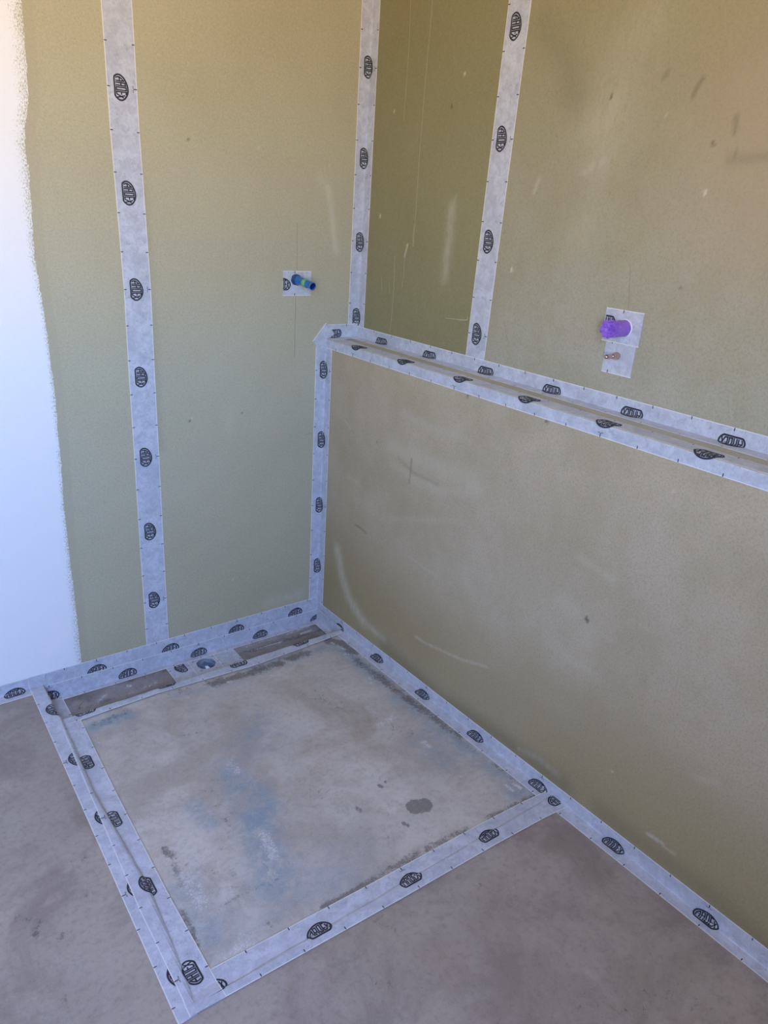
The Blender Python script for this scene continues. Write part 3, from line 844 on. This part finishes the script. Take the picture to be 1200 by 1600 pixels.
tC = Tape('sealing_tape', 'vertical tape folded into the upper corner above the ledge', lambda z: [(D - 0.0417, 0, z), (D, 0, z), (D, -0.2, z)], 1.06, ZC, -1, 0.0004)
tC.logos([2.109, 2.36, 1.8565, 1.602, 1.349, 1.1037], 0.0368)
tC.ticks(1.9521, 1.8521)

tL = Tape('sealing_tape', 'vertical tape folded into the lower corner below the ledge end', lambda z: [(-0.041, 0, z), (0, 0, z), (0, -0.2, z)], 0.0, 1.03, -1, 0.0004)
tL.logos([0.9300, 0.679, 0.4273, 0.177], 0.0368)
tL.ticks(0.9298, 0.9298)


def yb(z):
    return -0.5585 - 0.0266 * (z - 1)


tB = Tape('sealing_tape', 'vertical tape on the upper right wall ending at the ledge', lambda z: [(D, yb(z), z), (D, yb(z) - 0.2, z)], 1.06, ZC, -1, 0.0003)
tB.logos([2.14, 2.39, 1.8892, 1.6408, 1.3891, 1.14], 0.0363)
tB.ticks(1.939, 1.639)

tLF = Tape('sealing_tape', 'tape folded over the front edge of the ledge', lambda y: [(0, y, 1.0044), (0, y, H), (0.2, y, H)], -2.9, -0.001, 1, 0.0006, rev=True, ref=(-1, 0, 0))
tLF.logos([-0.178, -0.424, -0.6797, -0.9265, -1.1697, -1.417, -1.667, -1.917], 0.0363)
tLF.ticks(-0.064, -0.164)

tU = Tape('sealing_tape', 'tape folded between the ledge top and the right wall above it', lambda y: [(D, y, 1.0739), (D, y, H), (D - 0.2, y, H)], -2.9, 0, 1, 0.0010, ref=(-1, 0, 0))
tU.logos([-0.1472, -0.3995, -0.6516, -0.8999, -1.1492, -1.4006, -1.65, -1.9], 0.0363)
tU.ticks(-0.1008, -0.1508, phase=0.0)

tR = Tape('sealing_tape', 'short tape across the back wall just above the ledge end', lambda x: [(x, 0, 1.083), (x, 0, H if x > 0 else 1.0361), (x, -0.2, H)], 0.0015, D - 0.001, -1, 0.0016, ref=(0, -1, 0))
tR.logos([0.0285], 0.0363)
tR.ticks(0.079)

# diagonal piece wrapped round the end of the ledge
poly = [(-0.0554, 1.0296), (-0.0044, 1.0893), (0.006, 1.0805), (0.030, 1.052), (0.012, 1.037), (-0.0005, 1.030), (-0.0005, 0.995), (-0.012, 0.9905), (-0.0318, 1.0027)]
V = [(x, -0.0032, z) for x, z in poly] + [(x, -0.0002, z) for x, z in poly]
m = len(poly)
Fc = [tuple(range(m))[::-1], tuple(range(m, 2 * m))] + [(i, (i + 1) % m, m + (i + 1) % m, m + i) for i in range(m)]
UV = [(0.02 * i, 0.5 if i > 1 else 0.99) for i in range(m)] * 2
pc = mesh_obj('tape_patch', V, Fc, MT, uvs=UV)
tag(pc, 'short diagonal tape patch on the back wall at the end of the ledge', 'tape')
b = []
V, Fc = [], []
for (x, z) in ((-0.0535, 1.0310), (-0.0070, 1.0855)):
    k = len(V)
    V += [(x - 0.0022 + 0.004, -0.0036, z - 0.0035), (x + 0.003 + 0.002, -0.0036, z + 0.0025), (x + 0.0045, -0.0036, z + 0.0010), (x + 0.001 + 0.0025, -0.0036, z - 0.0045)]
    Fc.append((k, k + 1, k + 2, k + 3))
mk = mesh_obj('tick_marks', V, Fc, MP, pc)
mk['kind'] = 'stuff'


def zs(y):
    return 0.0391 - 0.0211 * (y + 1)


def sm(x, a, b):
    t = min(1, max(0, (x - a) / (b - a)))
    return t * t * (3 - 2 * t)


def floor_at_wall(y):
    f = fo(0) + (zrr(y) - fo(0)) * sm(y, YF - 0.004, YF + 0.012)
    return f + (TR - f) * sm(y, YT - 0.004, YT + 0.01)


tS = Tape('sealing_tape', 'long tape folded along the foot of the right wall', lambda y: [(0, y, zs(y)), (0, y, floor_at_wall(y)), (-0.2, y, floor_at_wall(y))], -2.9, -0.001, -1, 0.0006, rev=True, ref=(-1, 0, 0), step=0.01)
tS.logos([-0.1615, -0.4115, -0.6645, -0.9167, -1.1695, -1.4227, -1.6756, -1.93], 0.0363)
tS.ticks(-0.4746, -0.6746)


def floor_at_back(x):
    lx = lipx(0)
    return fo(x) + (TR - fo(x)) * sm(x, lx - 0.004, lx + 0.008)


tK = Tape('sealing_tape', 'tape along the foot of the back wall reaching past the recess', lambda x: [(x, 0, 0.0394 - 0.0011 * (x + 0.5)), (x, 0, floor_at_back(x)), (x, -0.2, floor_at_back(x))], XL + 0.001, -0.001, 1, 0.0006, rev=True, ref=(0, -1, 0), step=0.01)
tK.logos([-0.1015, -0.3489, -0.5981, -0.8475, -1.0958, -1.345], 0.0363)
tK.ticks(-1.0464, -0.8464)


def zt2(x):
    return -0.006 - 0.0085 * (x + 0.99) / 0.95


tK2 = Tape('sealing_tape', 'lower tape folded from the back wall into the drain trench', lambda x: [(x, 0, zt2(x)), (x, 0, TR), (x, -0.2, TR)], -1.010, -0.001, 1, 0.0020, rev=True, ref=(0, -1, 0))
tK2.logos([-1.0, -0.7504, -0.4969, -0.2524, -0.0028], 0.0363)
tK2.ticks(-0.897, -0.497)


def secL1(y):
    x0 = -1.0596 + 0.0111 * (y + 0.6)
    lx = lipx(min(y, 0))
    z0, z1 = fo(-1.05), zr(-0.99, min(y, 0))
    z1 = z1 + (TR - z1) * sm(y, YT - 0.004, YT + 0.01)
    return [(x0, y, z0), (lx, y, z0), (lx + 0.002, y, z1), (lx + 0.3, y, z1)]


tL1 = Tape('sealing_tape', 'outer tape on the floor along the left side of the recess', secL1, -1.2345, -0.002, 1, 0.0014, rev=True, ref=(0, 0, 1), r=0.006)
tL1.logos([-0.1465, -0.3994, -0.6464, -0.8951, -1.14], 0.0430)
tL1.ticks(-0.199, -0.399)

# the end of that tape turned up on the back wall
tL1e = Tape('turned_up_end', '', lambda z: [(-1.0540, 0, z), (-0.9, 0, z)], 0.001, 0.040, -1, 0.0030, ref=(0, -1, 0), parent=tL1.o, width=0.047, step=0.01)


def xin(y):
    return lerp(y, [(-1.235, -0.9685), (-1.1685, -0.9695), (-0.96, -0.972), (-0.769, -0.9697), (-0.55, -0.967), (-0.2, -0.958)])


def secL2(y):
    lx = lipx(y)
    xi = xin(y)
    z0 = fo(-1.04)
    z1 = zr(-0.99, max(y, -1.21))
    if y < -1.215:
        z1 = z0
    else:
        z1 = z1 + (z0 - z1) * (1 - sm(y, -1.224, -1.19))
    return [(xi, y, z1), (lx + 0.005, y, z1), (lx, y, z0 + 1e-5), (lx - 0.2, y, z0 + 1e-5)]


tL2 = Tape('sealing_tape', 'inner tape inside the recess along its left side', secL2, -1.2335, YT - 0.004, 1, 0.0034, ref=(0, 0, 1), r=0.006, width=0.0750)
tL2.logos([-0.405, -0.652, -0.897, -1.147], 0.0372)
tL2.ticks(-0.2515, -0.6515)


def yF0(x):
    return -1.2504 - 0.0321 * (x + 0.5) + lerp(x, [(-1, 0.001), (-0.55, 0), (-0.25, 0.003), (-0.08, 0.001), (0, -0.004)])


def secF(x):
    y0 = yF0(x)
    return [(x, y0, fo(x)), (x, yf(x), fo(x)), (x, yf(x) + 0.002, zr(x, -1.21)), (x, yf(x) + 0.3, zr(x, -1.1))]


tF = Tape('sealing_tape', 'tape on the floor along the front edge of the recess', secF, -1.03, -0.004, 1, 0.0020, ref=(0, 0, 1), r=0.003)
tF.logos([-0.985, -0.741, -0.4952, -0.2477, -0.0043], 0.0353)
tF.ticks(-0.893, -0.493)


def y3(x):
    return lerp(x, [(-1.0, -0.212), (-0.713, -0.2035), (-0.386, -0.224), (-0.06, -0.208), (0, -0.206)])


def sec3(x):
    z1 = zr(x, YT)
    return [(x, y3(x), z1), (x, YT, z1), (x, YT + 0.006, TR), (x, YT + 0.3, TR)]


t3 = Tape('sealing_tape', 'narrow looking tape folded over the front lip of the drain trench', sec3, -1.0, -0.012, 1, 0.0045, ref=(0, 0, 1), r=0.003)
t3.logos([-0.935, -0.6815, -0.4315, -0.1815], 0.0353)
t3.ticks(-0.87, None)


p1 = Tape('tape_patch', 'tape patch across the trench left of the drain hole', lambda y: [(-0.5475, y, TR), (-0.9, y, TR)], -0.172, -0.012, 1, 0.0014, ref=(0, 0, 1))
p1.logos([-0.045], 0.0353)
p1.ticks(-0.145)
p3 = Tape('tape_patch', 'tape patch across the trench right of the drain hole', lambda y: [(-0.375, y, TR), (-0.8, y, TR)], -0.172, -0.012, 1, 0.0014, ref=(0, 0, 1))
p3.ticks(-0.095)
# middle patch with the cut-out for the waste pipe
V, Fc = [], []
x0, x1, ya, yc = -0.5495, -0.4495, -0.172, -0.012
hz = TR + 0.0007
ring_n = 48
for k in range(ring_n):
    a = 2 * math.pi * k / ring_n
    rr = 0.0335 + 0.0035 * noise.noise(Vector((math.cos(a) * 2, math.sin(a) * 2, 3)))
    cx_, cy_ = HX + rr * math.cos(a), HY + rr * math.sin(a)
    dx, dy = math.cos(a), math.sin(a)
    tx = min(((x1 - HX) / dx) if dx > 1e-6 else 9, ((x0 - HX) / dx) if dx < -1e-6 else 9)
    ty = min(((yc - HY) / dy) if dy > 1e-6 else 9, ((ya - HY) / dy) if dy < -1e-6 else 9)
    tt = min(tx, ty)
    V += [(cx_, cy_, hz + 0.0012), (HX + dx * tt, HY + dy * tt, hz + 0.0003), (cx_, cy_, hz - 0.0009)]
for k in range(ring_n):
    j = (k + 1) % ring_n
    Fc += [(3 * k, 3 * k + 1, 3 * j + 1, 3 * j), (3 * k, 3 * j, 3 * j + 2, 3 * k + 2)]
pm = mesh_obj('tape_patch', V, Fc, MT, uvs=[(v[1], 0.5) for v in V])
tag(pm, 'middle tape patch in the trench with the round cut-out for the drain', 'tape')
V = []
Fc = []
for cx_, cy_, a_ in ((HX - 0.036, HY + 0.030, 0.5), (HX + 0.012, HY + 0.044, 1.6), (HX + 0.038, HY + 0.03, 0.2), (HX - 0.032, HY - 0.035, 0.9), (HX + 0.043, HY - 0.006, 0.1), (HX + 0.02, HY - 0.044, 2.4)):
    k = len(V)
    u_ = Vector((math.cos(a_), math.sin(a_))) * 0.004
    v_ = Vector((-u_.y, u_.x)) * 0.22
    for s1, s2 in ((-1, -1), (1, -1), (1, 1), (-1, 1)):
        V.append((cx_ + u_.x * s1 + v_.x * s2, cy_ + u_.y * s1 + v_.y * s2, hz + 0.0016))
    Fc.append((k, k + 1, k + 2, k + 3))
o = mesh_obj('tick_marks', V, Fc, MP, pm)
o['kind'] = 'stuff'

# ends of the trench
tE1 = Tape('tape_patch', 'tape patch covering the left end of the drain trench', lambda y: [(-0.963, y, TR), (-1.008, y, TR), (-1.010, y, 0.0), (-1.010, y, 0.2)], -0.172, -0.006, 1, 0.0030, ref=(0, 0, 1))
tE1.ticks(-0.11)
tE2 = Tape('tape_patch', 'tape patch covering the right end of the drain trench', lambda y: [(-0.028, y, TR), (0, y, TR), (0, y, 0.2)], -0.174, -0.003, 1, 0.0034, ref=(0, 0, 1), r=0.012)
tE2.ticks(-0.10)


# ------------------------------------------------------------------ wall patches round the pipes
pB = Tape('tape_patch', 'square tape patch round the blue pipe on the back wall', lambda x: [(x, 0, 1.1780), (x, 0, 1.4)], -0.1709, -0.0671, 1, 0.0004, ref=(0, -1, 0), width=0.0768)
pB.logos([-0.1735], 0.036)
pB.ticks(-0.1275)


def secPU(y):
    z = 1.2707 + 0.004 * (y + 1.08)
    return [(D, y, z), (D, y, z - 0.3)]


pP = Tape('tape_patch', 'upper of two tape patches on the right wall round the purple cap', secPU, -1.1327, -1.0276, 1, 0.0012, ref=(-1, 0, 0), width=0.0768)
pP.logos([-1.0270], 0.036)
pP.ticks(-1.0775, sides=(0,))


def secPC(y):
    z = 1.1985 + 0.004 * (y + 1.08)
    return [(D, y, z), (D, y, z - 0.3)]


pQ = Tape('tape_patch', 'lower of two tape patches on the right wall round the copper stub', secPC, -1.1265, -1.0420, 1, 0.0004, ref=(-1, 0, 0), width=0.0768)
pQ.ticks(-1.0600)


# ------------------------------------------------------------------ pipes
def tube(name, path, radii, mat, parent=None, seg=28, open_end=False, crumple=0.0, seed=0.0, cap=True):
    V, Fc = [], []
    path = [Vector(p) for p in path]
    n = len(path)
    for i, p in enumerate(path):
        t = (path[min(i + 1, n - 1)] - path[max(i - 1, 0)]).normalized()
        if t.length < 0.5:
            t = (path[-1] - path[0]).normalized()
        up = Vector((0, 0, 1)) if abs(t.z) < 0.9 else Vector((1, 0, 0))
        a = t.cross(up).normalized()
        b = a.cross(t)
        for k in range(seg):
            w_ = 2 * math.pi * k / seg
            r = radii[i] * (1 + crumple * noise.noise(Vector((math.cos(w_) * 2.2 + seed, math.sin(w_) * 2.2, i * 0.45 + seed))))
            V.append(p + a * (math.cos(w_) * r) + b * (math.sin(w_) * r))
    for i in range(n - 1):
        for k in range(seg):
            j = (k + 1) % seg
            Fc.append((i * seg + k, i * seg + j, (i + 1) * seg + j, (i + 1) * seg + k))
    if cap:
        Fc.append(tuple(range((n - 1) * seg, n * seg)))
    return mesh_obj(name, V, Fc, mat, parent, smooth=True)


def local(pts, base):
    return [Vector(p) - Vector(base) for p in pts]


# blue stub on the back wall
bx = (-0.1238, 0, 1.2279)
root = empty('blue_pipe', bx)
tag(root, 'short blue plastic pipe stub sticking out of the back wall', 'pipe')
path, rad = [], []
for i in range(26):
    k = i / 25
    path.append((0, -0.001 - 0.104 * k, -0.0095 * k ** 1.6))
    rad.append(0.0155 - 0.004 * sm(k, 0, 0.35) + 0.0006 * math.sin(i * 1.3))
path2 = path + [(0, -0.1054, -0.0096)]
rad2 = rad + [0.0098]
tube('pipe_wall', path2, rad2, MBLU, root, crumple=0.10, cap=False)
tube('pipe_bore', [(0, -0.1056, -0.0096), (0, -0.1050, -0.0094), (0, -0.095, -0.008), (0, -0.07, -0.005)], [0.0104, 0.0094, 0.0090, 0.0086], MBORE, root, cap=True)  # bore coloured dark to stand for the shade inside the open end
tube('green_band', [(0, -0.052, -0.0034), (0, -0.054, -0.0036), (0, -0.070, -0.0054), (0, -0.072, -0.0056)], [0.0116, 0.0128, 0.0128, 0.0118], MGRN, root, crumple=0.05, cap=False)
tube('foot_collar', [(0, -0.001, 0), (0, -0.012, -0.0004), (0, -0.016, -0.001)], [0.0175, 0.0168, 0.013], MNAV, root, crumple=0.12, seed=4, cap=False)

# purple cap on the right wall
bp_ = (D, -1.0865, 1.2305)
root = empty('purple_cap', bp_)
tag(root, 'purple plastic cap with a crumpled end on the right wall', 'pipe cap')
path, rad = [], []
for i in range(22):
    k = i / 21
    path.append((-0.001 - 0.062 * k, 0, -0.001 * k))
    rad.append(0.0195 - 0.001 * k)
tube('cap_body', path[:14], rad[:14], MPUR, root, seg=40, crumple=0.03)
V, Fc = [], []
seg, rings = 64, 30
for i in range(rings + 1):
    k = i / rings
    for j in range(seg):
        a = 2 * math.pi * j / seg
        if k < 0.55:
            r, x = 0.0192, -0.036 - 0.026 * (k / 0.55)
        else:
            kk = (k - 0.55) / 0.45
            r, x = 0.0192 * (1 - kk) + 0.0005, -0.062 - 0.003 * math.sin(kk * 3.1)
        q = Vector((math.cos(a) * r * 150, math.sin(a) * r * 150, x * 150))
        d = noise.noise(q) * 0.0045 - abs(noise.noise(q * 1.6 + Vector((7, 1, 2)))) * 0.008 + 0.002
        s_ = sm(k, 0.0, 0.25)
        V.append((x - d * s_ * (1.2 if k > 0.5 else 0.4), (r + d * s_ * 0.7) * math.cos(a), (r + d * s_ * 0.7) * math.sin(a)))
for i in range(rings):
    for j in range(seg):
        jj = (j + 1) % seg
        Fc.append((i * seg + j, i * seg + jj, (i + 1) * seg + jj, (i + 1) * seg + j))
Fc.append(tuple(range(rings * seg, (rings + 1) * seg)))
mesh_obj('crumpled_end', V, Fc, MPUR, root)
tube('white_gasket', [(-0.001, 0, 0), (-0.0035, 0, 0), (-0.004, 0, 0)], [0.0215, 0.021, 0.019], MT, root, seg=40, cap=False)

# copper stub below it
bc = (D, -1.0805, 1.1655)
root = empty('copper_stub', bc)
tag(root, 'small dull copper pipe stub below the purple cap', 'pipe')
prof = [(0.001, 0.0085), (0.004, 0.0088), (0.009, 0.0085), (0.013, 0.0072), (0.020, 0.0060), (0.024, 0.0050), (0.028, 0.0048), (0.033, 0.0054), (0.040, 0.0054), (0.045, 0.0046), (0.047, 0.0020)]
tube('stub', [(-a, 0, -0.0002) for a, r in prof[:6]], [r for a, r in prof[:6]], MCOP, root, crumple=0.08)
tube('crimped_tip', [(-a, 0, 0) for a, r in prof[5:]], [r for a, r in prof[5:]], MCOP, root, crumple=0.14, seed=3)

# floor waste in the trench
root = empty('floor_drain', (HX, HY, TR))
tag(root, 'round floor drain opening in the trench plugged with blue plastic', 'drain')
V, Fc = [], []
sg = 48
prof = [(0.050, -0.0008), (0.0335, 0.0006), (0.031, -0.003), (0.030, -0.10)]
for r, z in prof:
    for k in range(sg):
        a = 2 * math.pi * k / sg
        rr = min(r, 0.0339 / max(abs(math.cos(a)), abs(math.sin(a)))) if r > 0.04 else r
        V.append((rr * math.cos(a) * (1.0 if r < 0.04 else 1), rr * math.sin(a), z))
for i in range(3):
    for k in range(sg):
        j = (k + 1) % sg
        Fc.append((i * sg + k, i * sg + j, (i + 1) * sg + j, (i + 1) * sg + k))
mesh_obj('mortar_collar', V[:2 * sg], [f for f in Fc if max(f) < 2 * sg], MMOR, root)
mesh_obj('pipe_wall', V[sg:], [tuple(i - sg for i in f) for f in Fc if min(f) >= sg], MPIP, root, smooth=True)
V, Fc = [], []
rg = 10
V.append((0, 0, -0.016))
for i in range(1, rg + 1):
    for k in range(32):
        a = 2 * math.pi * k / 32
        r = 0.0300 * i / rg
        q = Vector((r * math.cos(a) * 90, r * math.sin(a) * 90, 5))
        V.append((r * math.cos(a), r * math.sin(a), -0.014 + 0.008 * noise.noise(q) + 0.004 * noise.noise(q * 2.3)))
for k in range(32):
    Fc.append((0, 1 + k, 1 + (k + 1) % 32))
for i in range(rg - 1):
    for k in range(32):
        j = (k + 1) % 32
        Fc.append((1 + i * 32 + k, 1 + (i + 1) * 32 + k, 1 + (i + 1) * 32 + j, 1 + i * 32 + j))
mesh_obj('plastic_plug', V, Fc, simple_mat('steel_blue_plastic', (0.10, 0.16, 0.27), 0.45, vary=0.5, scale=70), root)
V = [(-0.012, -0.030, -0.010), (0.006, -0.033, -0.008), (0.002, -0.018, -0.002), (-0.010, -0.014, 0.002), (-0.004, -0.022, 0.006)]
Fc = [(0, 1, 4), (1, 2, 4), (2, 3, 4), (3, 0, 4)]
mesh_obj('white_scrap', V, Fc, MWHI, root)
